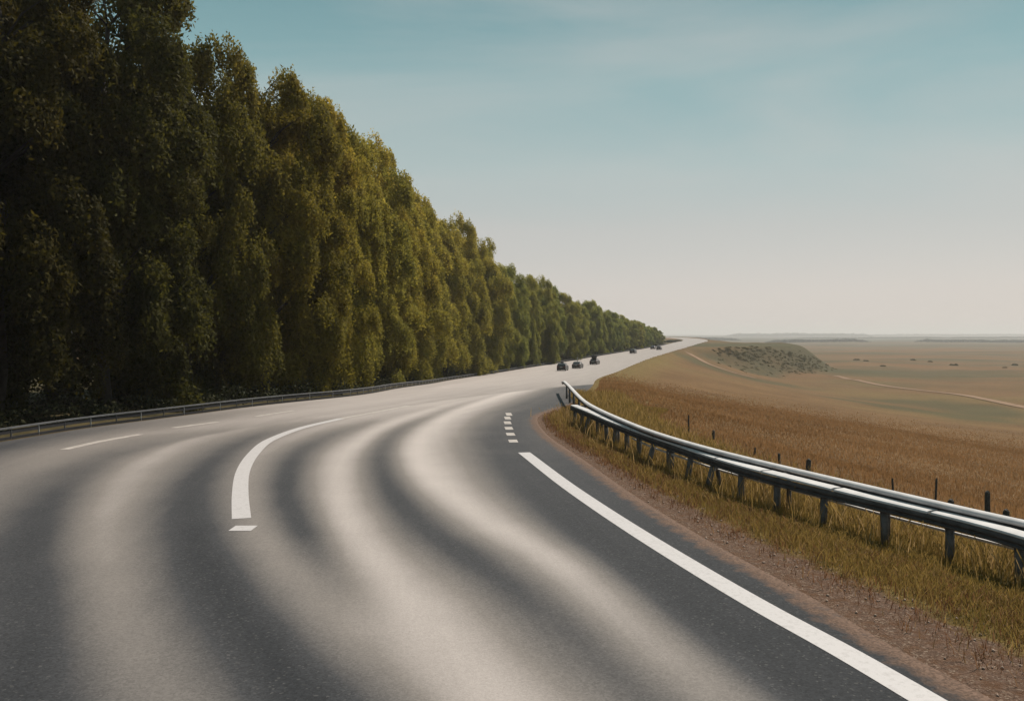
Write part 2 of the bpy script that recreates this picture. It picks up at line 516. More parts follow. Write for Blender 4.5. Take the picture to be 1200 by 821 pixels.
def blob(cx, cy, rx, ry, rot=0.0):
    c, s = math.cos(rot), math.sin(rot)
    a = ((GX - cx) * c + (GY - cy) * s) / rx
    b = (-(GX - cx) * s + (GY - cy) * c) / ry
    return smooth(1.4 - np.hypot(a, b) + 0.35 * wob(GX, GY, max(4, rx * 0.25), 3.0))


green = np.zeros_like(GX); dark = np.zeros_like(GX)
for a_, b_, wd in (((800, 415), (860, 440), 9), ((860, 440), (935, 452), 12), ((1090, 470), (1200, 492), 14), ((960, 463), (1200, 497), 9),
                   ((1000, 467), (1120, 472), 10)):
    p, q = at(*a_, land), at(*b_, land)
    cx, cy = (p[0] + q[0]) / 2, (p[1] + q[1]) / 2
    L_ = math.hypot(q[0] - p[0], q[1] - p[1])
    green = np.maximum(green, 0.85 * blob(cx, cy, L_ * 0.6, wd, math.atan2(q[1] - p[1], q[0] - p[0])))
for (a_, wd, l_) in (((1150, 405), 110, 330), ((1040, 414), 40, 130), ((1010, 423), 14, 70), ((950, 404), 60, 260), ((1120, 421), 14, 75), ((1180, 428), 12, 60), ((880, 403), 40, 160), ((1130, 441), 7, 40)):
    p = at(*a_, land)
    green = np.maximum(green, 0.9 * blob(p[0], p[1], l_, wd))
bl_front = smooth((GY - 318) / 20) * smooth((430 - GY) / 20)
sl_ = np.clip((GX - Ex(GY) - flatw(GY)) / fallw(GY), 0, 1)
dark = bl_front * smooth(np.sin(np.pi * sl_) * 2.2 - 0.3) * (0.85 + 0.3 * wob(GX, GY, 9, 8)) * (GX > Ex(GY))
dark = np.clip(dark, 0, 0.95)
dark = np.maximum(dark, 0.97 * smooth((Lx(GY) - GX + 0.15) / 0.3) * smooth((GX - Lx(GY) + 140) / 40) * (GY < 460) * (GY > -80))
farm = smooth((rad - 170) / 300)
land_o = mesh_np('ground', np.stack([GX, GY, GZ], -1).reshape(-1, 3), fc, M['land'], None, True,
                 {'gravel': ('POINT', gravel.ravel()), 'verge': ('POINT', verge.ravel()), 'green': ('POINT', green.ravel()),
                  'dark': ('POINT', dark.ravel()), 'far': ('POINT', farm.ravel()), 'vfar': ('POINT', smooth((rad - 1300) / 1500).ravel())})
tag(land_o, 'rust brown and olive grassland falling away from the road to a wide plain', 'ground', None, 'structure')

# ------------------------------------------------------------------ road: one sheet; pale bands put sheen and wear into its colour
SHEEN_WEAR = [  # (picture points near -> far that fixed each path on the ground, paleness there)
    [(-420, 1100, .3), (-250, 640, .3), (0, 524, .22), (100, 506, .32), (200, 493, .45), (300, 479, .62), (400, 468, .75), (533, 446, .8), (653, 427, .85)],  # left edge: tree shade partly painted into the lower values
    [(-300, 900, .55), (-120, 660, .55), (0, 560, .5), (46, 541, .55), (85, 526, .58), (150, 511, .6), (250, 498, .66), (400, 478, .75), (533, 451, .85)],
    [(-60, 1300, .1), (28, 821, .1), (44, 737, .12), (42, 649, .14), (60, 593, .2), (93, 556, .28), (139, 533, .36), (220, 514, .45), (300, 500, .58), (400, 483, .7)],
    [(330, 1300, .5), (192, 821, .5), (141, 737, .56), (125, 672, .6), (121, 616, .64), (144, 565, .68), (186, 533, .7), (232, 513, .68), (290, 498, .66), (400, 485, .72), (533, 456, .85)],
    [(620, 1200, .02), (365, 821, .02), (297, 737, .03), (251, 672, .06), (227, 616, .11), (232, 565, .18), (260, 533, .24), (297, 514, .32), (350, 499, .5), (420, 486, .66)],
    [(760, 1200, .3), (480, 821, .45), (400, 737, .58), (343, 672, .6), (306, 626, .62), (294, 579, .62), (304, 537, .62), (338, 514, .66), (400, 493, .72), (470, 478, .78), (560, 459, .84)],
    [(900, 1250, .7), (535, 821, .75), (440, 737, .66), (385, 667, .34), (356, 626, .14), (337, 588, .12), (340, 547, .18), (361, 523, .28), (406, 504, .42), (450, 491, .66), (520, 474, .78)],
    [(1000, 1250, .75), (592, 821, .8), (507, 737, .82), (451, 672, .84), (409, 616, .85), (396, 556, .87), (409, 528, .87), (446, 502, .84), (493, 484, .84), (562, 464, .86), (640, 442, .9)],
    [(1160, 1150, .25), (762, 821, .27), (641, 718, .22), (586, 677, .18), (521, 635, .14), (470, 588, .14), (446, 537, .22), (460, 510, .34), (507, 487, .55), (562, 468, .72), (618, 454, .82)],
    [(1260, 1150, .6), (845, 821, .62), (725, 718, .72), (660, 663, .8), (586, 621, .85), (530, 584, .88), (493, 547, .9), (488, 519, .9), (514, 493, .9), (562, 472, .9), (620, 455, .93), (680, 433, .9), (733, 415, .85)],
    [(1420, 1150, .06), (950, 821, .07), (800, 714, .10), (725, 658, .12), (660, 612, .15), (618, 575, .18), (586, 537, .22), (574, 510, .26), (590, 488, .30), (632, 466, .32), (668, 449, .34), (710, 432, .4), (745, 420, .45), (780, 409, .5)],
    [(1600, 1150, .05), (1090, 821, .08), (1000, 777, .08), (785, 650, .14), (614, 531, .24), (600, 500, .26), (625, 480, .26), (668, 462, .27), (690, 447, .28), (730, 430, .32), (784, 411, .4)],
]
paths = []
for c in SHEEN_WEAR:
    P = np.array([at(a, b)[:2] for a, b, _ in c]); W = np.array([q[2] for q in c])
    s = np.concatenate([[0], np.cumsum(np.hypot(*np.diff(P, axis=0).T))])
    fx, fy = hermite(s, P[:, 0]), hermite(s, P[:, 1])
    ss = np.linspace(0, s[-1], 260)
    paths.append((np.stack([fx(ss), fy(ss)], -1), np.interp(ss, s, W)))


def sheen_wear_at(X, Y):
    P = np.stack([X.ravel(), Y.ravel()], -1)
    n = len(P); k = len(paths)
    D = np.zeros((k, n)); Wv = np.zeros((k, n))
    for i, (Q, W) in enumerate(paths):
        for a in range(0, n, 20000):
            p = P[a:a+20000]
            d2 = ((p[:, None, :] - Q[None]) ** 2).sum(-1)
            j = d2.argmin(1)
            jj = np.clip(j, 1, len(Q) - 2)
            t = Q[jj+1] - Q[jj-1]
            t /= np.linalg.norm(t, axis=1)[:, None] + 1e-9
            r = p - Q[j]
            side = t[:, 1] * r[:, 0] - t[:, 0] * r[:, 1]      # >0: to the right of the path
            D[i, a:a+20000] = side
            Wv[i, a:a+20000] = W[j]
    out = Wv[0].copy()
    done = D[0] < 0
    for i in range(k - 1):
        m = (~done) & (D[i] >= 0) & (D[i+1] < 0)
        t = D[i][m] / (D[i][m] - D[i+1][m] + 1e-9)
        u = 0.5 * smooth(t) + 0.5 * t
        out[m] = Wv[i][m] * (1 - u) + Wv[i+1][m] * u
        done |= m
    out[~done] = Wv[-1][~done]
    return out


ys = np.concatenate([np.arange(-80, 4, 2.0), np.arange(4, 60, 0.22), np.geomspace(60, 1190, 260)])
us = np.linspace(0, 1, 150)
RXg = Lx(ys)[:, None] + (Rx(ys) - Lx(ys))[:, None] * us[None]
RYg = np.repeat(ys[:, None], len(us), 1)
RZg = np.repeat(zr(ys)[:, None], len(us), 1) + 0.012
W = sheen_wear_at(RXg, RYg).reshape(RXg.shape)
for _ in range(2):
    W[:, 1:-1] = (W[:, :-2] + 2 * W[:, 1:-1] + W[:, 2:]) / 4
    W[1:-1] = (W[:-2] + 2 * W[1:-1] + W[2:]) / 4
dR = Rx(RYg) - RXg
kf = smooth((RYg - 45) / 60)
W = np.clip(1.06 * W ** 0.97, 0, 1) * (1 - kf) + W * kf
W = np.where(RYg > 330, np.clip(W, 0.70, 0.85), W)
dust = smooth((0.7 - dR) / 0.7) * smooth((48 - RYg) / 6)
dust = np.maximum(dust, 0.35 * smooth((0.8 - dR) / 0.8))
# skirt down both edges
ny, nu = RXg.shape
V = np.stack([RXg, RYg, RZg], -1)
sk0 = V[:, :1] + np.array([-0.05, 0, -0.5]); sk1 = V[:, -1:] + np.array([0.05, 0, -0.5])
V = np.concatenate([sk0, V, sk1], 1)
padd = lambda A: np.concatenate([A[:, :1], A, A[:, -1:]], 1)
ii = np.arange(V.shape[0] * V.shape[1]).reshape(V.shape[:2])
fr = np.stack([ii[:-1, :-1], ii[:-1, 1:], ii[1:, 1:], ii[1:, :-1]], -1).reshape(-1, 4)
road = mesh_np('road', V.reshape(-1, 3), fr, M['asphalt'], None, True,
               {'across': ('POINT', padd(dR).ravel()), 'along': ('POINT', padd(RYg).ravel()), 'sheen_wear': ('POINT', padd(W).ravel()), 'dust': ('POINT', padd(dust).ravel())})
tag(road, 'wide grey asphalt road with painted pale bands of sheen and wear sweeping round a bend', 'road', None, 'structure')


def ribbon(name, pts, width, mat, lift, surf=None, step=0.3, w2=None, label=None, kind='structure'):
    P = np.array([at(*p, surf)[:2] for p in pts])
    s = np.concatenate([[0], np.cumsum(np.hypot(*np.diff(P, axis=0).T))])
    fx, fy = hermite(s, P[:, 0]), hermite(s, P[:, 1])
    ss = np.linspace(0, s[-1], max(3, int(s[-1] / step)))
    x, y = fx(ss), fy(ss)
    tx, ty = np.gradient(x), np.gradient(y)
    L_ = np.hypot(tx, ty) + 1e-9
    nx_, ny_ = ty / L_, -tx / L_
    hw = 0.5 * np.linspace(width, w2 if w2 is not None else width, len(ss))
    rows = []
    for k in (-1, -0.33, 0.33, 1):
        X, Y = x + nx_*hw*k, y + ny_*hw*k
        Z = (zr(Y) if surf is None else surf(X, Y)) + lift
        rows.append(np.stack([X, Y, Z], -1))
    V = np.stack(rows, 1)
    ii = np.arange(V.shape[0] * 4).reshape(-1, 4)
    f = np.stack([ii[:-1, :-1], ii[:-1, 1:], ii[1:, 1:], ii[1:, :-1]], -1).reshape(-1, 4)
    o = mesh_np(name, V.reshape(-1, 3), f, mat, None, True)
    tag(o, label, 'road marking' if surf is None else 'path', None, kind)
    return o


ribbon('road_marking', [(1170, 872), (1082, 819), (1000, 771), (900, 716), (785, 648), (677, 578), (614, 530.5)], 0.37, M['paint'], 0.017,
       label='long solid white edge line along the right shoulder')
ribbon('road_marking', [(283, 608), (281.5, 580), (285, 552), (297, 532), (318, 515), (352, 502), (400, 490.5)], 0.36, M['paint'], 0.017, w2=0.34,
       label='thick curved white line left of centre, starting beside a short bar')
ribbon('road_marking', [(400, 490.5), (440, 483), (480, 475.5)], 0.30, M['worn_paint'], 0.018, label='faded continuation of the curved centre line')
ribbon('road_marking', [(272, 619.5), (298, 619.5)], 0.42, M['paint'], 0.018, label='short white bar just below the end of the curved centre line')
for k, (x_, y_, t_) in enumerate([(601, 517, 0.30), (598, 509, .30), (596, 502, .30), (594.5, 495.5, .28), (594.5, 490, .26), (596, 485.5, 0.26)]):
    ribbon('road_marking', [(x_ + 1.2, y_ + 1.6), (x_ - 0.6, y_ - 1.6)], t_, M['worn_paint'], 0.017,
           label=['nearest', 'second nearest', 'third nearest', 'fourth nearest', 'fifth nearest and faint', 'farthest and faintest'][k] + ' small white dash beyond the right edge line')
ribbon('road_marking', [(75, 527), (115, 518), (165, 509)], 0.30, M['worn_paint'], 0.017, label='thin pale lane dash near the left edge of the road')
ribbon('road_marking', [(203, 501.5), (255, 494.5)], 0.30, M['worn_paint'], 0.017, label='thin pale lane dash farther along the left lane')
ribbon('road_marking', [(300, 488), (345, 481)], 0.26, M['worn_paint'], 0.017, label='faint lane dash just beyond the two pale ones on the left')

# dirt tracks on the valley side
ribbon('path', [(806, 413), (820, 421), (833, 427.5), (850, 433.5), (867, 438.5), (885, 443)], 3.2, M['dirt'], 0.12, land, 2.0,
       label='pale dirt track running down the valley side below the hill')
ribbon('path', [(972, 440), (990, 443), (1033, 451.5), (1075, 457), (1117, 461.5), (1160, 469), (1215, 480)], 3.0, M['dirt'], 0.14, land, 2.0,
       label='pale dirt track crossing the plain at the right')


# ------------------------------------------------------------------ guardrails
def arc(fX, y0, y1, step, off=0.0, z=None):
    yy = np.arange(y0, y1, 0.05)
    xx = fX(yy) + off
    s = np.concatenate([[0], np.cumsum(np.hypot(np.diff(xx), np.diff(yy)))])
    q = np.arange(0, s[-1], step)
    Y = np.interp(q, s, yy); X = np.interp(q, s, xx)
    return X, Y


# right: double rail
def rail_world(pts, h):
    out = []
    for px, py in pts:
        d = ray(px, py); t = 1.0
        for _ in range(30):
            P = np.array([0, 0, CAMZ]) + d * t
            t += 0  # solve z = surface + h
            f0 = P[2] - (land(P[0], P[1]) + h)
            t = t + f0 / (-d[2]) if d[2] < 0 else t
        out.append(np.array([0, 0, CAMZ]) + d * t)
    return np.array(out)


Fp = rail_world([(1300, 676), (1200, 630), (1100, 598), (990, 579 + 1), (900, 557), (850, 541.5), (817, 530.5), (773, 515.5), (730, 500), (700, 488), (686, 481.5), (669, 475)], 0.75)
Bp = rail_world([(1300, 648), (1200, 608), (1113, 588.5), (967, 555.5), (850, 529), (817, 519.6), (773, 507.5), (730, 490), (697, 476), (680, 464.5), (669, 453), (659, 444.2)], 0.95)


def path_fn(P):
    P = P[np.argsort(P[:, 1])]
    return hermite(P[:, 1], P[:, 0])


def extend_near(P, y_to):
    P = P[np.argsort(P[:, 1])]
    sl = (P[1, 0] - P[0, 0]) / (P[1, 1] - P[0, 1])
    return np.vstack([[P[0, 0] - sl * (P[0, 1] - y_to), y_to, 0], P])


Fp = extend_near(Fp[1:], -6); Bp = extend_near(Bp[1:], -6)
Ff, Bf = path_fn(Fp), path_fn(Bp)
# light smoothing of both lines
def smooth_fn(f, y0, y1, k):
    yy = np.linspace(y0, y1, 400); xx = f(yy)
    for _ in range(k): xx[1:-1] = (xx[:-2] + xx[2:] + 2*xx[1:-1]) / 4
    return lambda q: np.interp(q, yy, xx)
Ffs = smooth_fn(Ff, -6, Fp[:, 1].max(), 500)
Bfs = smooth_fn(Bf, -6, Bp[:, 1].max(), 300)
gr = empty('guardrail', (float(Ffs(12)), 12, float(land(Ffs(12), 12))))
tag(gr, 'double steel guardrail with pale top faces and dark legs along the right verge', 'guardrail')
gr_inv = Vector(gr.location)


def loc_path(f, y0, y1, h, step=0.5):
    X, Y = arc(f, y0, y1, step)
    Z = land(X, Y)
    k = np.ones(9) / 9
    Zs = np.convolve(np.pad(Z, 4, 'edge'), k, 'valid')
    return [Vector((a, b, c + h)) - gr_inv for a, b, c in zip(X, Y, Zs)]


yF, yB = float(Fp[:, 1].max()), float(Bp[:, 1].max())
fpath = loc_path(Ffs, -5.8, yF, 0)
# front beam: folded steel face, set apart from its pale top plate
m = MB()
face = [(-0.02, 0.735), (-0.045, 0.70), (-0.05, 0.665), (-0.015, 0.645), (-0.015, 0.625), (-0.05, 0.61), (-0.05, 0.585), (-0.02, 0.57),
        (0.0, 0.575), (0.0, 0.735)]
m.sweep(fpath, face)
m.build('face_beam', M['steel_shaded'], gr, False)
# top plates: separate lengths with dark joints between them
joint = 2.0
X, Y = arc(Ffs, -5.8, yF, 0.25)
per = int(joint / 0.25)
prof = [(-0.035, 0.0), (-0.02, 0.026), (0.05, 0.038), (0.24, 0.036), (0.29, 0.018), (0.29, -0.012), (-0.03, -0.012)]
pr_count = 0
for a in range(0, len(X) - 1, per):
    seg = [Vector((X[i], Y[i], float(land(X[i], Y[i])) + 0.75)) - gr_inv for i in range(a, min(a + per + 1, len(X)))]
    if len(seg) < 3: continue
    e0, e1 = seg[0], seg[-1]
    seg[0] = seg[0] + (seg[1] - seg[0]).normalized() * 0.075
    m = MB(); m.sweep(seg, prof)
    o = m.build('top_plate', M['steel_lit'], gr, False)
    pr_count += 1
# back rail: rounded, sits higher
bpath = loc_path(Bfs, -5.8, yB, 0)
nb = len(bpath)
hb = lambda i: 0.95 if i < nb - 8 else 0.95 - 0.02 * (i - nb + 8)
m = MB()
pr = [(0.10*math.cos(a)*1.0, 0.055*math.sin(a)) for a in [math.pi*2*i/14 for i in range(14)]]
m.sweep([p + Vector((0, 0, hb(i) - 0.07)) for i, p in enumerate(bpath)], pr)
m.build('back_rail', M['steel_lit'], gr, True)
m = MB()
m.sweep([p + Vector((0, 0, 0.86 if i < nb - 9 else 0.86 - 0.02*(i - nb + 9)))for i, p in enumerate(bpath)], [(-0.05, -0.02), (-0.05, -0.10), (-0.02, -0.10), (-0.02, -0.02)][::-1])
m.build('back_face', M['steel_shaded'], gr, False)
# thin lower bar behind
m = MB()
Xb, Yb = arc(lambda y: Bfs(y), -5.8, 26, 0.5)
m.sweep([Vector((a, b, float(land(a, b)) + 0.47)) - gr_inv for a, b in zip(Xb, Yb)], [(-0.02, -0.02), (0.02, -0.02), (0.02, 0.02), (-0.02, 0.02)])
m.build('lower_bar', M['steel_lit'], gr, False)
# spacer blocks and legs
Xs, Ys = arc(Ffs, -5.6, yF - 0.3, 1.3)
r2 = random.Random(5)
for i, (a, b) in enumerate(zip(Xs, Ys)):
    bx_, by_ = float(Bfs(b + 0.25)), b + 0.25
    z0 = float(land(a, b))
    rz = math.atan2(by_ - b, bx_ - a)
    c = Vector(((a + bx_)/2 + 0.06, (b + by_)/2, z0 + 0.735)) - gr_inv
    m = MB(); m.box(c, (max(0.2, math.hypot(bx_-a, by_-b) - 0.2), 0.09, 0.10), rz)
    m.build('spacer_block', M['post'], gr, bevel=0.006)
    # front leg, often leaning
    lean = r2.choice([0, 0.04, 0.16, 0.24, -0.05])
    p = Vector((a + 0.06, b + 0.03, z0)) - gr_inv
    m = MB()
    m.cyl(p + Vector((-lean*0.55, -lean*0.2 + 0.0, -0.3)) if False else p + Vector((-lean, 0, -0.3)), p + Vector((0, 0, 0.70)), 0.078, 0.07, 8)
    m.build('leg', M['post'], gr, True)
    if i % 2 == 0:
        z1 = float(land(bx_, by_))
        p = Vector((bx_, by_, z1)) - gr_inv
        m = MB(); m.cyl(p + Vector((lean*0.5, 0, -0.3)), p + Vector((0, 0, 0.80)), 0.055, 0.05, 8)
        m.build('leg', M['post'], gr, True)

for i, yy in enumerate((37.5, 41.5, 46.0, 50.2)):
    if yy > yB: continue
    a = float(Bfs(yy)); p = Vector((a, yy, float(land(a, yy)))) - gr_inv
    m = MB(); m.cyl(p + Vector((0, 0, -0.3)), p + Vector((0, 0, 0.86)), 0.06, 0.055, 8)
    m.build('leg', M['post'], gr, True)

# left: low rail in front of the trees
Lrail = lambda y: Lx(y) - 0.25
yl0, yl1 = -30.0, 425.0
lg = empty('guardrail', (float(Lrail(29)), 29, 0))
tag(lg, 'long low steel guardrail at the foot of the trees on the left', 'guardrail')
li = Vector(lg.location)
Xl, Yl = arc(Lrail, yl0, yl1, 1.0)
lp = [Vector((a, b, float(land(a, b)))) - li for a, b in zip(Xl, Yl)]
for nm, h, pf, mt in (('top_rail', 0.40, [(-0.05, -0.03), (0.05, -0.03), (0.05, 0.025), (-0.05, 0.025)], 'steel_mid'),
                      ('lower_rail', 0.27, [(-0.015, -0.07), (0.02, -0.07), (0.02, 0.06), (-0.015, 0.06)], 'tarp'),
                      ('kerb_rail', 0.05, [(-0.02, -0.10), (0.03, -0.10), (0.03, 0.05), (-0.02, 0.05)], 'tarp')):
    m = MB(); m.sweep([p + Vector((0, 0, h)) for p in lp], pf)
    m.build(nm, M[mt], lg)
Xp, Yp = arc(Lrail, 20, yl1, 1.35)
for i in range(98):
    m = MB(); m.box(Vector((Xp[i] + 0.0, Yp[i], float(land(Xp[i], Yp[i])) + 0.15)) - li, (0.045, 0.08, 0.40), 0.3)
    m.build('post', M['pale_metal'] if i % 2 == 0 else M['post'], lg)
m = MB()
for i in range(98, len(Xp)):
    m.box(Vector((Xp[i], Yp[i], float(land(Xp[i], Yp[i])) + 0.15)) - li, (0.10, 0.12, 0.46), 0.3)
tag(m.build('posts_beyond', M['post'], lg), None, None, None, 'stuff')

# ------------------------------------------------------------------ fence posts beyond the right rail
# (picture x, picture y of the top, distance Y, label)
FP = [(1158, 575, 15.5, 'tall dark wooden fence post at the right, behind the guardrail'),
      (1180, 597, 15.0, 'short stub of a post just right of the tall post, behind the guardrail'),
      (1115, 585, 16.2, 'short dark post stub between the tall post and the rail bend, behind the guardrail'),
      (948, 538, 23, 'leaning grey post behind the guardrail, right of a pair of thin ones'),
      (913, 531, 25, 'thin dark stake behind the guardrail, left of the leaning grey post'),
      (885, 524, 27, 'thin short stake in the grass, third post to the left of the leaning grey one'),
      (836, 504, 31, 'dark weathered post behind the middle of the guardrail'),
      (807, 486, 33, 'tallest thin stake, left of the dark weathered post'),
      (789, 505, 34, 'small broken stub between the tall thin stake and a low thin stake'),
      (760, 488, 37, 'low thin stake nearest the far end of the guardrail'),
      (1098, 560, 18, 'slim stake in the brown grass above the rail, left of the short stub'),
      (1046, 560, 19.5, 'faint thin stake in pale grass left of the slim stake')]
FT = [0.085, 0.10, 0.10, 0.12, 0.07, 0.05, 0.10, 0.055, 0.09, 0.05, 0.04, 0.04]
for i, (px, py, Y_, lab) in enumerate(FP):
    d = ray(px, py); t = Y_ / d[1]
    P = np.array([0, 0, CAMZ]) + d * t
    z0 = float(land(P[0], P[1])) - 0.15
    m = MB()
    lean = [0.0, .02, .0, .07, -.02, .03, .03, -.01, .1, 0, .04, -.05][i]
    h = P[2] - z0
    m.cyl((0, 0, 0), (lean*h, 0.02*h, h*0.97), FT[i]*0.62, FT[i]*0.55, 7)
    m.cyl((lean*h, 0.02*h, h*0.965), (lean*h + FT[i]*0.2, 0.02*h, h), FT[i]*0.52, FT[i]*0.25, 7)
    o = m.build('fence_post', M['wood'])
    o.location = (P[0] - lean*h, P[1], z0)
    tag(o, lab, 'fence post', 'old fence posts beyond the right guardrail')


# ------------------------------------------------------------------ leaf clouds
def leaf_quads(P, size, nrm_bias=None, aspect=1.7, droop=0.0, jit=0.55):
    """rhombus leaf per point; returns verts, faces"""
    n = len(P)
    a = rng.normal(size=(n, 3)); a[:, 2] -= droop
    a /= np.linalg.norm(a, axis=1)[:, None]
    ref = rng.normal(size=(n, 3)) if nrm_bias is None else nrm_bias + jit*rng.normal(size=(n, 3))
    b = np.cross(a, ref)
    b /= np.linalg.norm(b, axis=1)[:, None] + 1e-9
    s = (size if np.ndim(size) else np.full(n, size))[:, None] * 0.5
    V = np.stack([P - a*s*aspect, P + b*s*0.75, P + a*s*aspect, P - b*s*0.75], 1).reshape(-1, 3)
    f = np.arange(n*4).reshape(-1, 4)
    return V, f


def tree_mesh(seed, H=17.0, R=5.0, n_str=19000, per=8):
    global rng
    rng = np.random.default_rng(seed)
    # big billows stacked up the crown, each carrying smaller tufts; leaves hang in short strands from their outer shells
    nb_ = 30
    z = H * (0.07 + 0.80 * (np.arange(nb_) + rng.random(nb_)) / nb_)
    prof = lambda q: R * np.interp(q / H, [0, .1, .3, .5, .7, .85, .95, 1.0], [.80, .92, 1.0, .98, .90, .76, .55, .2])
    az = np.arange(nb_) * 2.4 + rng.random(nb_) * 1.1
    br = R * (0.30 + 0.16 * rng.random(nb_)) * np.interp(z/H, [0, .6, 1], [1.1, 1.05, 0.9])
    bh = br * (1.25 + 0.7 * rng.random(nb_))
    rad_ = np.maximum(prof(z) - br * 0.85, 0.1) * (0.75 + 0.35 * rng.random(nb_))
    bc_ = np.stack([rad_*np.cos(az), rad_*np.sin(az), z], -1)
    for q_, (fx_, fy_, fz_) in enumerate([(.32, -.1, .845), (-.3, .25, .83), (-.1, -.4, .82), (.12, .42, .80), (0, 0, .86), (.5, .25, .74), (-.52, -.1, .73)]):
        bc_[-1 - q_] = (R*fx_, R*fy_, H*fz_); br[-1 - q_] = R*(.30 + .06*rng.random()); bh[-1 - q_] = br[-1 - q_]*1.35
    nl = 230
    own = rng.choice(nb_, nl, p=br**2/np.sum(br**2))
    dv = rng.normal(size=(nl, 3)); dv[:, 2] = dv[:, 2]*.8 + .25
    dv /= np.linalg.norm(dv, axis=1)[:, None]
    ow = bc_[own].copy(); ow[:, 2] = 0; ow /= np.linalg.norm(ow, axis=1)[:, None] + .3
    dv = dv + ow * .5; dv /= np.linalg.norm(dv, axis=1)[:, None]
    cen = bc_[own] + dv * np.stack([br[own], br[own], bh[own]], -1) * 0.74
    cen[:, 2] = np.clip(cen[:, 2], 0.4, H * (.95 + .04*rng.random(nl)))
    la = R * (0.085 + 0.075 * rng.random(nl))
    lb = la * (1.2 + 0.9*rng.random(nl))
    wgt = la * lb; wgt /= wgt.sum()
    li_ = rng.choice(nl, n_str, p=wgt)
    dv = rng.normal(size=(n_str, 3)); dv[:, 2] = np.abs(dv[:, 2])*0.9 - 0.25
    dv /= np.linalg.norm(dv, axis=1)[:, None]
    outw = cen[li_].copy(); outw[:, 2] = 0; outw /= np.linalg.norm(outw, axis=1)[:, None] + .3
    dv = dv + outw * 0.45; dv /= np.linalg.norm(dv, axis=1)[:, None]
    rs = 0.62 + 0.45 * rng.random(n_str) ** 0.6
    S = cen[li_] + dv * np.stack([la[li_], la[li_], lb[li_]], -1) * rs[:, None]
    ln = 0.25 + 0.75 * rng.random(n_str)
    t = np.linspace(0, 1, per)[None, :, None]
    sway = rng.normal(size=(n_str, 1, 3)) * 0.10 + outw[:, None, :] * 0.15
    P = S[:, None, :] + sway * t + np.array([0, 0, -1.0])[None, None] * (t ** 1.2) * ln[:, None, None]
    P = P + rng.normal(size=P.shape) * 0.07
    # wisps reaching out at the top and sides
    P = P.reshape(-1, 3)
    P[:, 2] = np.maximum(P[:, 2], 0.05 + rng.random(len(P))*.3)
    lobevar = rng.random(nl)
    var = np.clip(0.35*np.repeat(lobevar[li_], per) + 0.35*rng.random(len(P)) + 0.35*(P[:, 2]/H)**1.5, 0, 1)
    sz = 0.085 + 0.075 * rng.random(len(P))
    V, f = leaf_quads(P, sz, np.repeat(dv + 0.25*np.array([0, 0, 1.0]), per, 0), 1.6, 0.5, 0.4)
    V[:, 2] = np.maximum(V[:, 2], 0.0)
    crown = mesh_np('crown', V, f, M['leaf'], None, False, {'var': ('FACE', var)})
    # trunk with limbs
    m = MB(); r3 = random.Random(seed)
    p = Vector((0, 0, -0.4)); rad0 = 0.30; pts = [p]
    for k in range(7):
        q = p + Vector((r3.uniform(-.25, .25), r3.uniform(-.25, .25), H*0.125))
        m.cyl(p, q, rad0, rad0*0.84, 9)
        if k > 0:
            for _ in range(4):
                aa = r3.uniform(0, 6.28); L_ = R * r3.uniform(.45, .8) * (1 - k*0.08)
                e1 = q + Vector((math.cos(aa)*L_*.55, math.sin(aa)*L_*.55, L_*.45))
                e2 = q + Vector((math.cos(aa+.2)*L_, math.sin(aa+.2)*L_, L_*.75))
                m.cyl(q, e1, rad0*.42, rad0*.26, 6); m.cyl(e1, e2, rad0*.26, rad0*.08, 6)
        p = q; rad0 *= 0.84
    trunk = m.build('trunk', M['bark'], None, True)
    return crown, trunk


protos = [tree_mesh(100 + i) for i in range(5)]
Hk = hermite([-40, 20, 36, 43, 50, 62, 75, 112, 165, 205, 243, 300, 350, 400, 440], [22, 22, 22.5, 22.4, 22, 22.6, 23.4, 25.4, 24.6, 21.6, 18.4, 14.4, 11.8, 9, 6])
Tl = lambda y: Lx(y) - np.interp(y, [30, 60, 90], [6.9, 6.4, 5.9])
Xt, Yt = arc(Tl, 8, 432, 7.0)
NEAR_LAB = {
}
n_vis = 0
trees = []
Xt = list(Xt); Yt = list(Yt)
keep_, last = [], -99
for a, b in zip(Xt, Yt):                 # the row thins out a little with distance
    if math.hypot(b - last, 0) >= np.interp(b, [0, 90, 160, 400], [4, 6.5, 9, 10.5]):
        keep_.append((a, b)); last = b
for i, (a, b) in enumerate(keep_):
    r4 = random.Random(900 + i)
    a += r4.uniform(-0.9, 0.7); b += r4.uniform(-.8, .8)
    k = i % 5 if i else 0
    H = float(Hk(b)) * r4.uniform(0.95, 1.03)
    sc = H / 17.0
    wsc = (0.55 + 0.45*sc) * r4.uniform(0.92, 1.12) * float(np.interp(b, [60, 120, 400], [1.0, 1.15, 1.35]))
    root = empty('roadside_tree', (a, b, float(land(a, b)) - 0.05), r4.uniform(0, 6.28))
    root.scale = (wsc, wsc, sc)
    # hue: golden in the middle distance, greener farther off
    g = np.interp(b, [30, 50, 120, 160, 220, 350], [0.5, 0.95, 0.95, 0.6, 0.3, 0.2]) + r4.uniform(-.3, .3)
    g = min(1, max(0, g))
    col = tuple((np.array([0.88, 1.06, 1.12])*(1-g) + np.array([1.26, 1.10, 0.74])*g) * np.interp(b, [30, 40, 52, 64, 110], [0.24, 0.36, 0.9, 1.6, 1.8]))  # shade painted into the leaf colour: near trees darkened, farther ones brightened
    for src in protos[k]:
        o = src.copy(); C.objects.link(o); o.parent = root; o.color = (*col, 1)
    trees.append((root, a, b, H, g))
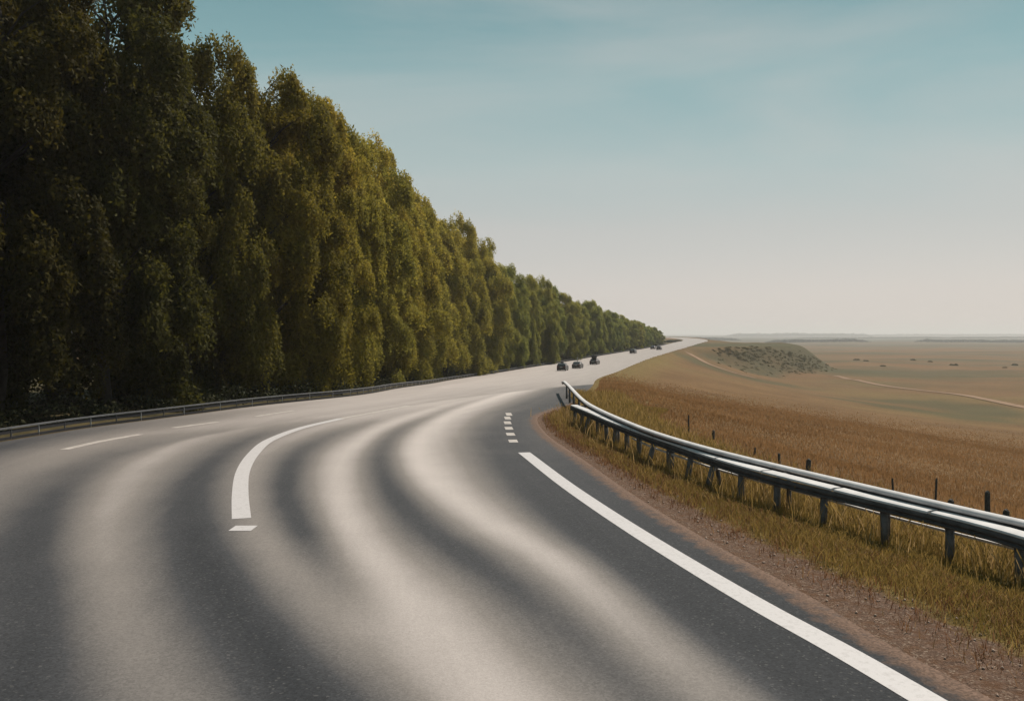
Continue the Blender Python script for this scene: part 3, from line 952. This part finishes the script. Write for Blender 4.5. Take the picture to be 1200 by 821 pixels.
# a second row behind closes the gaps
for i, (a, b) in enumerate(zip(*arc(lambda y: Lx(y) - 12.0, 12, 110, 7.0))):
    r4 = random.Random(300 + i)
    root = empty('roadside_tree', (a + r4.uniform(-1, 1), b, float(land(a, b)) - 0.05), r4.uniform(0, 6.28))
    sc = float(Hk(b)) * 0.93 / 17.0
    root.scale = (1.15, 1.15, sc)
    for src in protos[(i*2 + 1) % 5]:
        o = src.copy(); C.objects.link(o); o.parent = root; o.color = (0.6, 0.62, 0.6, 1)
    tag(root, 'dark tree of the hidden second row, behind the front trees on the left', 'tree', 'dark trees of the hidden second row')
for c, t_ in protos:
    bpy.data.objects.remove(c); bpy.data.objects.remove(t_)
# labels, left to right in the picture
order = sorted(trees, key=lambda q: q[1] / max(q[2], 1))
vis = [q for q in order if q[2] > 20 and q[1] / q[2] > -0.75]
ordw = ['first', 'second', 'third', 'fourth', 'fifth', 'sixth', 'seventh', 'eighth', 'ninth', 'tenth', 'eleventh', 'twelfth', 'thirteenth',
        'fourteenth', 'fifteenth', 'sixteenth', 'seventeenth', 'eighteenth', 'nineteenth', 'twentieth']
nv = 0
for q in order:
    root, a, b, H, g = q
    grp = 'tall leafy trees in the row along the left of the road'
    if b <= 20 or a / b <= -0.75:
        lab = 'dark leafy tree of the front row, outside the photo beyond its left edge'
    else:
        x = 600 + 1000 * a / b
        tone = 'golden olive' if g > 0.6 else ('olive green' if g > 0.3 else 'deep green')
        if b < 60:
            lab = 'towering shaded %s tree, %s in the front row from the left edge' % (tone, ordw[min(nv, 19)])
        elif nv < 20:
            lab = 'tall %s roadside tree, %s in the row from the left edge' % (tone, ordw[nv])
        else:
            back = len(vis) - 1 - nv
            if back < 20:
                lab = 'small hazy %s tree, %s from the far end of the row' % (tone, ordw[back])
            else:
                near_car = x > 630
                lab = 'dense %s tree in the row, number %s after the twentieth from the left edge' % (tone, ordw[min(nv - 20, 19)])
        nv += 1
    tag(root, lab, 'tree', grp)


# understorey strip closing the foot of the row
def cloud(name, centres, radii, n_per, leaf, mat, label, cat, kind='stuff', flat=0.7):
    global rng
    P = []
    for c, r in zip(centres, radii):
        n = max(6, int(n_per * 1))
        dv = rng.normal(size=(n, 3)); dv /= np.linalg.norm(dv, axis=1)[:, None]
        dv[:, 2] = np.abs(dv[:, 2])
        rs = (0.55 + .5*rng.random(n))[:, None]
        P.append(np.array(c)[None] + dv * rs * np.array([r, r, r*flat])[None])
    P = np.vstack(P)
    V, f = leaf_quads(P, leaf*(0.7 + .6*rng.random(len(P))), None, 1.4)
    o = mesh_np(name, V, f, mat, None, False, {'var': ('FACE', rng.random(len(P)))})
    tag(o, label, cat, None, kind)
    return o


Xu, Yu = arc(lambda y: Lx(y) - 2.3, 12, 432, 1.3)
cc_, rr_ = [], []
for a, b in zip(Xu, Yu):
    for _ in range(2):
        x, y = a + random.uniform(-2.4, .1), b + random.uniform(-.6, .6)
        cc_.append((x, y, float(land(x, y)) - 0.1)); rr_.append(random.uniform(0.6, 1.3))
Xu, Yu = arc(lambda y: Lx(y) - 9.5, 12, 130, 1.1)
for a, b in zip(Xu, Yu):
    x, y = a + random.uniform(-6, 2), b + random.uniform(-.6, .6)
    cc_.append((x, y, float(land(x, y)) - 0.1)); rr_.append(random.uniform(1.2, 2.2))
cloud('undergrowth', cc_, rr_, 150, 0.13, M['shrub_leaf'], 'dark tangled undergrowth behind the left guardrail', 'undergrowth', flat=1.0)


# ------------------------------------------------------------------ grass
def blades(name, XY, h, wdt, mat, label, lean=0.35, var=None):
    global rng
    n = len(XY)
    X, Y = XY[:, 0], XY[:, 1]
    Z = land(X, Y) - 0.02
    a = rng.random(n)*2*np.pi
    ux, uy = np.cos(a), np.sin(a)
    la = rng.random(n)*2*np.pi; lm = lean*h*rng.random(n)
    lx, ly = np.cos(la)*lm, np.sin(la)*lm
    hw = wdt/2
    b0 = np.stack([X-ux*hw, Y-uy*hw, Z], -1); b1 = np.stack([X+ux*hw, Y+uy*hw, Z], -1)
    m0 = np.stack([X-ux*hw*.7+lx*.35, Y-uy*hw*.7+ly*.35, Z+h*.55], -1); m1 = np.stack([X+ux*hw*.7+lx*.35, Y+uy*hw*.7+ly*.35, Z+h*.55], -1)
    t0 = np.stack([X-ux*hw*.15+lx, Y-uy*hw*.15+ly, Z+h*.95], -1); t1 = np.stack([X+ux*hw*.15+lx, Y+uy*hw*.15+ly, Z+h], -1)
    V = np.stack([b0, b1, m0, m1, t0, t1], 1).reshape(-1, 3)
    base = np.arange(n)[:, None]*6
    f = np.concatenate([base + np.array([[0, 1, 3, 2]]), base + np.array([[2, 3, 5, 4]])], 1).reshape(-1, 4)
    v = np.repeat(var if var is not None else rng.random(n), 2)
    o = mesh_np(name, V, f, mat, None, False, {'var': ('FACE', np.clip(v, 0, 1))})
    tag(o, label, 'grass', None, 'stuff')
    return o


def scatter_verge(n, y0, y1, pw, dmin, dmax):
    y = y0 + (y1 - y0) * rng.random(n) ** pw
    lo = np.interp(y, [-90, 8, 14, 20, 30, 40, 46], [2.0, 1.7, 1.2, 0.8, 0.6, 0.5, 0.3])*0.8 + dmin
    d = lo + (dmax - lo) * rng.random(n)
    keep = rng.random(n) < smooth((d - lo + 0.15) / 0.9 + 0.25*wob(Rx(y) + d, y, 0.8, 4))
    d, y = d[keep], y[keep]
    return np.stack([Rx(y) + d, y], -1)


rng = np.random.default_rng(5)
XY = scatter_verge(150000, 5, 45, 1.5, 0.0, 5.2)
dd = XY[:, 0] - Ffs(XY[:, 1])
dist = XY[:, 1]
patch = 0.5 + 0.5*wob(XY[:, 0], XY[:, 1], 0.9, 2)
h = (0.07 + 0.13*rng.random(len(XY))) * (0.6 + 0.9*patch) * np.where(dd > -0.5, 0.9, 1.0)
blades('grass', XY, h, 0.006 + 0.0005*dist, M['grass'], 'yellow green roadside grass between gravel and guardrail', 0.6,
       0.15 + 0.6*patch*rng.random(len(XY)) + .2*rng.random(len(XY)))
# reddish weeds thinning out over the gravel
n = 60000
y = 5 + 40*rng.random(n)**1.5
gw_ = np.interp(y, [-90, 8, 14, 20, 30, 40, 46], [2.2, 1.9, 1.35, 1.0, 0.75, 0.9, 0.4])
q_ = rng.random(n)
dR_ = gw_*(0.25 + 1.5*q_)
kp = rng.random(n) < np.clip(0.15 + 0.9*q_, 0, 1)*(0.35 + 0.65*(wob(Rx(y)+dR_, y, .45, 7) > -.1))
XY = np.stack([Rx(y)+dR_, y], -1)[kp]
blades('weeds', XY, 0.05 + 0.17*rng.random(len(XY))**2, 0.007 + 0.0005*XY[:, 1], M['red_grass'], 'low reddish weeds thinning out over the gravel shoulder', 0.8)
q_ = rng.random(110000)**0.6
y = 5 + 40*rng.random(110000)**1.5
XY = np.stack([Rx(y) + np.interp(y, [8, 14, 20, 30, 40, 46], [1.9, 1.35, 1.0, 0.75, 0.9, 0.4])*(0.35 + 1.35*q_), y], -1)
XY = XY[rng.random(110000) < q_**2.5*(0.3 + 0.7*(wob(XY[:, 0], XY[:, 1], 0.5, 3) > 0))]
blades('grass', XY, 0.05 + 0.14*rng.random(len(XY))**1.5, 0.007 + 0.0005*XY[:, 1], M['grass'], 'sparse yellow grass tufts reaching onto the gravel', 0.7)
# taller seeded stalks by the rail legs
n = 3500
y = 6 + 32*rng.random(n)**1.3
XY = np.stack([Ffs(y) + rng.normal(size=n)*0.45 + 0.25, y], -1)
blades('tall_grass', XY, 0.30 + 0.42*rng.random(n)**2, 0.009 + 0.0005*y, M['grass'], 'tall seeding grass stalks around the legs of the guardrail', 0.5,
       0.3 + 0.7*rng.random(n))
# brown field
n = 260000
y = 10 + 150*rng.random(n)**1.45
d = 0.6 + (12 + 0.75*y)*rng.random(n)**1.2
kp = rng.random(n) < smooth((165 - np.hypot(y, d)) / 110)
y, d = y[kp], d[kp]; n = len(y)
x = np.maximum(Bfs(np.minimum(y, yB)), Rx(y)) + d
XY = np.stack([x, y], -1)
blades('dry_grass', XY, (0.10 + 0.15*rng.random(n))*(0.8+.3*wob(x, y, 3, 1)), 0.007 + 0.0008*y, M['dry_grass'], 'rust brown dry grass covering the slope beyond the guardrail', 0.5,
       0.45 + .3*wob(x, y, 6, 3) + .25*(rng.random(n) - .5))
n = 26000
y = 10 + 45*rng.random(n)**1.2
x = Bfs(np.minimum(y, yB)) + 0.3 + 3.2*rng.random(n)**1.5
blades('grass', np.stack([x, y], -1), 0.18 + .35*rng.random(n)**2, 0.009 + .0006*y, M['grass'], 'olive and straw grass just behind the guardrail', 0.5, 0.2 + .7*rng.random(n))

# loose stones on the shoulder
rng = np.random.default_rng(8)
n = 1300
y = 6.5 + 38*rng.random(n)**1.5
gw = np.interp(y, [8, 14, 20, 30, 40, 46], [1.9, 1.35, 1.0, 0.75, 0.9, 0.4])
x = Rx(y) + gw*(-0.05 + 1.3*rng.random(n)**0.8)
z = np.where(x < Rx(y), zr(y) + 0.012, land(x, y))
ico = np.array([(0, 0, 1), (.9, 0, 0), (0, .9, 0), (-.9, 0, 0), (0, -.9, 0), (0, 0, -.6)])
icf = np.array([(0, 1, 2), (0, 2, 3), (0, 3, 4), (0, 4, 1), (5, 2, 1), (5, 3, 2), (5, 4, 3), (5, 1, 4)])
s = 0.008 + 0.022*rng.random(n)**2.5
V = np.stack([x, y, z + s*.3], -1)[:, None] + ico[None]*s[:, None, None]*(0.7 + .6*rng.random((n, 6, 3)))
f = (np.arange(n)[:, None, None]*6 + icf[None]).reshape(-1, 3)
tag(mesh_np('gravel', V.reshape(-1, 3), f, M['stone']), 'loose reddish stones along the right road edge', 'gravel', None, 'stuff')


# ------------------------------------------------------------------ shrubs, scrub, far woods
def shrub(label, px, py, r, hf=0.8, n=700, cat='shrub', mat='scrub_leaf', group='low bushes scattered over the valley'):
    p = at(px, py, land)
    P = []
    for _ in range(4):
        c = np.array([random.uniform(-.5, .5)*r, random.uniform(-.5, .5)*r, 0])
        dv = rng.normal(size=(n//4, 3)); dv /= np.linalg.norm(dv, axis=1)[:, None]; dv[:, 2] = np.abs(dv[:, 2])
        P.append(c + dv*(.5+.5*rng.random(n//4))[:, None]*np.array([r*.7, r*.7, r*hf*random.uniform(.7, 1.1)]))
    P = np.vstack(P)
    V, f = leaf_quads(P, np.full(len(P), max(0.10, r*0.16)))
    o = mesh_np('shrub', V, f, M[mat], None, False, {'var': ('FACE', rng.random(len(P)))})
    o.location = (p[0], p[1], p[2] - 0.05)
    tag(o, label, cat, group)


SH = [(1035, 429, 2.2, 'dark bush at the near edge of the dark green strip on the plain'), (1004, 422, 3.0, 'bush left of centre in the green strip beyond the hill'),
      (1015, 423, 2.4, 'bush just right of the first one in the green strip beyond the hill'), (1118, 428, 3.0, 'lone dark bush in the middle of the right plain'),
      (1190, 428, 3.2, 'bush at the right edge of the photo on the plain'), (1178, 431, 2.0, 'small bush left of the one at the right edge'),
      (1070, 422, 3.0, 'wide bush in the grey green strip on the plain'), (1090, 424, 2.4, 'small bush right of the wide one in the grey green strip')]
rng = np.random.default_rng(21)
for a, b, r, lab in SH: shrub(lab, a, b, r*0.75, 0.5)

# shrubs on the bluff
cc_, rr_ = [], []
random.seed(31)
tries = 0
while len(cc_) < 420 and tries < 8000:
    tries += 1
    px = random.uniform(835, 982); py = random.uniform(401, 442)
    p = at(px, py, land)
    if not (320 < p[1] < 440): continue
    k = float(np.clip((p[0] - Ex(p[1]) - flatw(p[1])) / fallw(p[1]), 0, 1))
    band = abs((py - 404) - (px - 850) * 0.26)
    if k < 0.02 or k > 0.97 or (band > 12 and random.random() < 0.85): continue
    cc_.append((p[0], p[1], p[2] - 0.3)); rr_.append(random.uniform(0.5, 1.35))
cloud('scrub', cc_, rr_, 120, 0.22, M['scrub_leaf'], 'dark scrub covering the slope of the rounded hill beside the road', 'scrub', flat=0.5)


def wood_strip(x0, x1, py, depth, hgt, label, leaf=2.2, n=7000, dist=None):
    global rng
    p, q = (at(x0, py, land), at(x1, py, land)) if dist is None else (np.array([(x0-600)/F*dist, dist, 0]), np.array([(x1-600)/F*dist, dist, 0]))
    t = rng.random(n)
    X = p[0] + (q[0]-p[0])*t; Y = p[1] + (q[1]-p[1])*t + depth*rng.random(n)
    Hh = hgt*(0.75 + 0.3*wob(X, Y, 40, 2) + .15*wob(X, Y, 13, 3)) * np.clip(np.minimum(t, 1-t)*12, 0.15, 1)
    Z = land(X, Y) + Hh*rng.random(n)**0.7
    V, f = leaf_quads(np.stack([X, Y, Z], -1), np.full(n, leaf), None, 1.2)
    o = mesh_np('distant_wood', V, f, M['far_leaf'], None, False, {'var': ('FACE', rng.random(n))})
    tag(o, label, 'wood', None, 'stuff')


wood_strip(905, 1022, 0, 60, 7, 'thin dark wood on the plain right behind the hill', 2.2, 12000, 1900)
wood_strip(1085, 1230, 0, 60, 7, 'thin dark wood on the plain at the far right', 2.2, 15000, 1950)
wood_strip(770, 870, 0, 150, 9, 'low dark wood on the horizon behind the far road bend', 3, 9000, 2400)
wood_strip(860, 1028, 0, 260, 22, 'blue grey wooded rise on the horizon above the hill', 5, 14000, 5200)
wood_strip(1020, 1260, 0, 300, 14, 'faint blue wooded line on the right horizon', 5, 16000, 6500)
wood_strip(930, 1300, 0, 120, 6, 'pale broken wood line below the right horizon', 3, 12000, 3400)


# ------------------------------------------------------------------ cars
def car(name, px, py, paint, label, kind='hatch', sc=1.0):
    p = at(px, py)
    tx = float(Lx(p[1] + 4) - Lx(p[1] - 4)); rz = math.atan2(8, tx) - math.pi/2
    root = empty(name, (p[0], p[1], float(zr(p[1])) + 0.014), rz)
    root.scale = (sc, sc, sc)
    tag(root, label, 'car', 'dark cars on the road')
    # body: side profile (y along, z up) lofted over the width with tumblehome
    if kind == 'sedan':
        prof = [(-2.2, .2), (-2.25, .62), (-2.15, .88), (-1.6, .93), (-1.05, 1.30), (-.5, 1.40), (.2, 1.39), (.95, .98), (1.9, .84), (2.2, .65), (2.22, .2)]
    else:
        prof = [(-2.0, .2), (-2.08, .62), (-2.05, .95), (-1.8, 1.33), (-1.3, 1.46), (-.4, 1.50), (.3, 1.44), (1.0, 1.02), (1.75, .88), (2.05, .68), (2.08, .2)]
    m = MB(); n = len(prof)
    xs = [(-.86, 0, .0), (-.80, 0.03, 1), (.80, 0.03, 1), (.86, 0, 0)]
    vs = []
    for x, ins, top in xs:
        for (yy, zz) in prof:
            nar = 0.16 * max(0, (zz - .9)) / .55
            vs.append((x*(1 - nar), yy*(0.985 if not top else 1), zz*(0.97 if not top and zz > .5 else 1)))
    fs = []
    for k in range(3):
        for j in range(n):
            fs.append((k*n + j, k*n + (j+1) % n, (k+1)*n + (j+1) % n, (k+1)*n + j))
    fs += [tuple(range(n)), tuple(range(3*n, 4*n))[::-1]]
    m.add(vs, fs)
    body = m.build('body', M[paint], root, False, bevel=0.03)
    # windows
    if kind == 'sedan':
        rear = [(-1.52, .97), (-1.10, 1.27)]; frontg = [(.28, 1.36), (.90, 1.02)]; side = [(-1.35, .98), (-.95, 1.27), (.12, 1.31), (.75, .99)]
    else:
        rear = [(-2.045, 1.0), (-1.84, 1.31)]; frontg = [(.38, 1.42), (.94, 1.08)]; side = [(-1.7, 1.0), (-1.5, 1.33), (.2, 1.38), (.8, 1.02)]
    for nm, g, sgn in (('rear_window', rear, -1), ('windscreen', frontg, 1)):
        (y0, z0), (y1, z1) = g
        m = MB(); e = 0.02*sgn
        m.add([(-.66, y0+e, z0+.02), (.66, y0+e, z0+.02), (.60, y1+e, z1+.02), (-.60, y1+e, z1+.02),
               (-.66, y0-e, z0-.02), (.66, y0-e, z0-.02), (.60, y1-e, z1-.02), (-.60, y1-e, z1-.02)],
              [(0, 1, 2, 3), (7, 6, 5, 4), (0, 4, 5, 1), (1, 5, 6, 2), (2, 6, 7, 3), (3, 7, 4, 0)])
        m.build(nm, M['glass'], root)
    for sx in (-1, 1):
        m = MB()
        o_ = [(sx*(.845 - .16*max(0, z-.9)/.55*.86) + sx*.012, y_, z) for y_, z in side]
        i_ = [(x - sx*.03, y_, z) for x, y_, z in o_]
        m.add(o_ + i_, [(0, 1, 2, 3), (7, 6, 5, 4), (0, 4, 5, 1), (1, 5, 6, 2), (2, 6, 7, 3), (3, 7, 4, 0)])
        m.build('side_window', M['glass'], root)
        for yy in (-1.3, 1.35):
            m = MB(); m.cyl((sx*.66, yy, .32), (sx*.875, yy, .32), .32, .32, 18)
            wh = m.build('wheel', M['tyre'], root, False)
            m = MB(); m.cyl((sx*.86, yy, .32), (sx*.885, yy, .32), .20, .18, 14)
            m.build('rim', M['rim'], wh)
        m = MB(); m.box((sx*.66, prof[1][0] - .0, .78), (.28, .08, .16))
        m.build('tail_lamp', M['lamp_red'], root, bevel=.02)
    m = MB(); m.box((0, prof[0][0] - .03, .46), (1.62, .14, .2)); m.build('bumper', M['tyre'], root, bevel=.04)
    m = MB(); m.box((0, prof[1][0] - .035, .72), (.52, .03, .12)); m.build('number_plate', M['pale_metal'], root)
    return root


c1 = car('car', 659.5, 434.0, 'car_black', 'rounded black hatchback, nearest and leftmost of the cars, with a small box on its roof', 'hatch')
m = MB(); m.box((-.05, -.4, 1.62), (.55, .8, .24), taper=.85); m.build('roof_box', M['tarp'], c1, bevel=.04)
c2 = car('car', 677, 431.3, 'car_brown', 'dark brown car with a thin pale pole on its roof, second from the left', 'sedan')
m = MB(); m.cyl((0, -.3, 1.38), (0, -.3, 2.25), .07, .05, 8); m.cyl((0, -.3, 2.18), (0, -.3, 2.3), .12, .12, 8); m.build('roof_pole', M['pale_metal'], c2)
c3 = car('car', 697, 426.8, 'car_brown', 'dark low car carrying a bulky load on its roof, third from the left', 'sedan')
m = MB(); m.box((-.1, -.3, 1.60), (.9, 1.3, .42), taper=1.25); m.box((-.05, -.3, 1.98), (1.2, 1.5, .38), taper=1.1)
m.build('roof_load', M['tarp'], c3, bevel=.05)
car('car', 742, 414.0, 'car_black', 'small black car alone on the far straight beyond the group of three', 'hatch')
car('car', 765.5, 408.9, 'car_black', 'tiny far dark car, left one of the last pair before the bend', 'sedan', 0.95)
car('car', 772.5, 409.8, 'car_brown', 'tiny far brown car, right one of the last pair at the grass edge', 'hatch', 0.95)

# dark mound inside the far bend
cc_, rr_ = [], []
for k in range(60):
    p = at(random.uniform(778, 806), random.uniform(399.6, 401.6), land)
    if p[0] < float(Lx(p[1])) - 1 and p[1] < 620:
        cc_.append((p[0], p[1], p[2] - .2)); rr_.append(random.uniform(.8, 1.6))
print('bend scrub', len(cc_), [tuple(round(float(v), 1) for v in q) for q in cc_[:3]])
if cc_: cloud('scrub', cc_, rr_, 120, 0.5, M['far_leaf'], 'dark low scrub inside the loop of the far road bend', 'scrub')

# ------------------------------------------------------------------ haze
m = MB()
m.box((0, 0, (-20.0 + 62.0) / 2), (86000, 86000, 82.0))
hz = NT('haze_air')
hz.n.remove(hz.b)
pv = hz.node('ShaderNodeVolumePrincipled')
pv.inputs['Color'].default_value = (0.97, 0.94, 0.92, 1)
pv.inputs['Density'].default_value = 0.00022
pv.inputs['Anisotropy'].default_value = 0.2
hz.l.new(pv.outputs[0], hz.out.inputs['Volume'])
ho = m.build('haze', hz.m)
tag(ho, 'thin pale haze over the plain', 'haze', None, 'stuff')
for k, v in zip('LR', (Lk, Rk)): print(k, [(round(float(a), 1), round(float(b), 1)) for a, b in v])
print('zmin/max', GZ.min(), GZ.max(), 'trees', len(trees), 'yF', yF, yB)
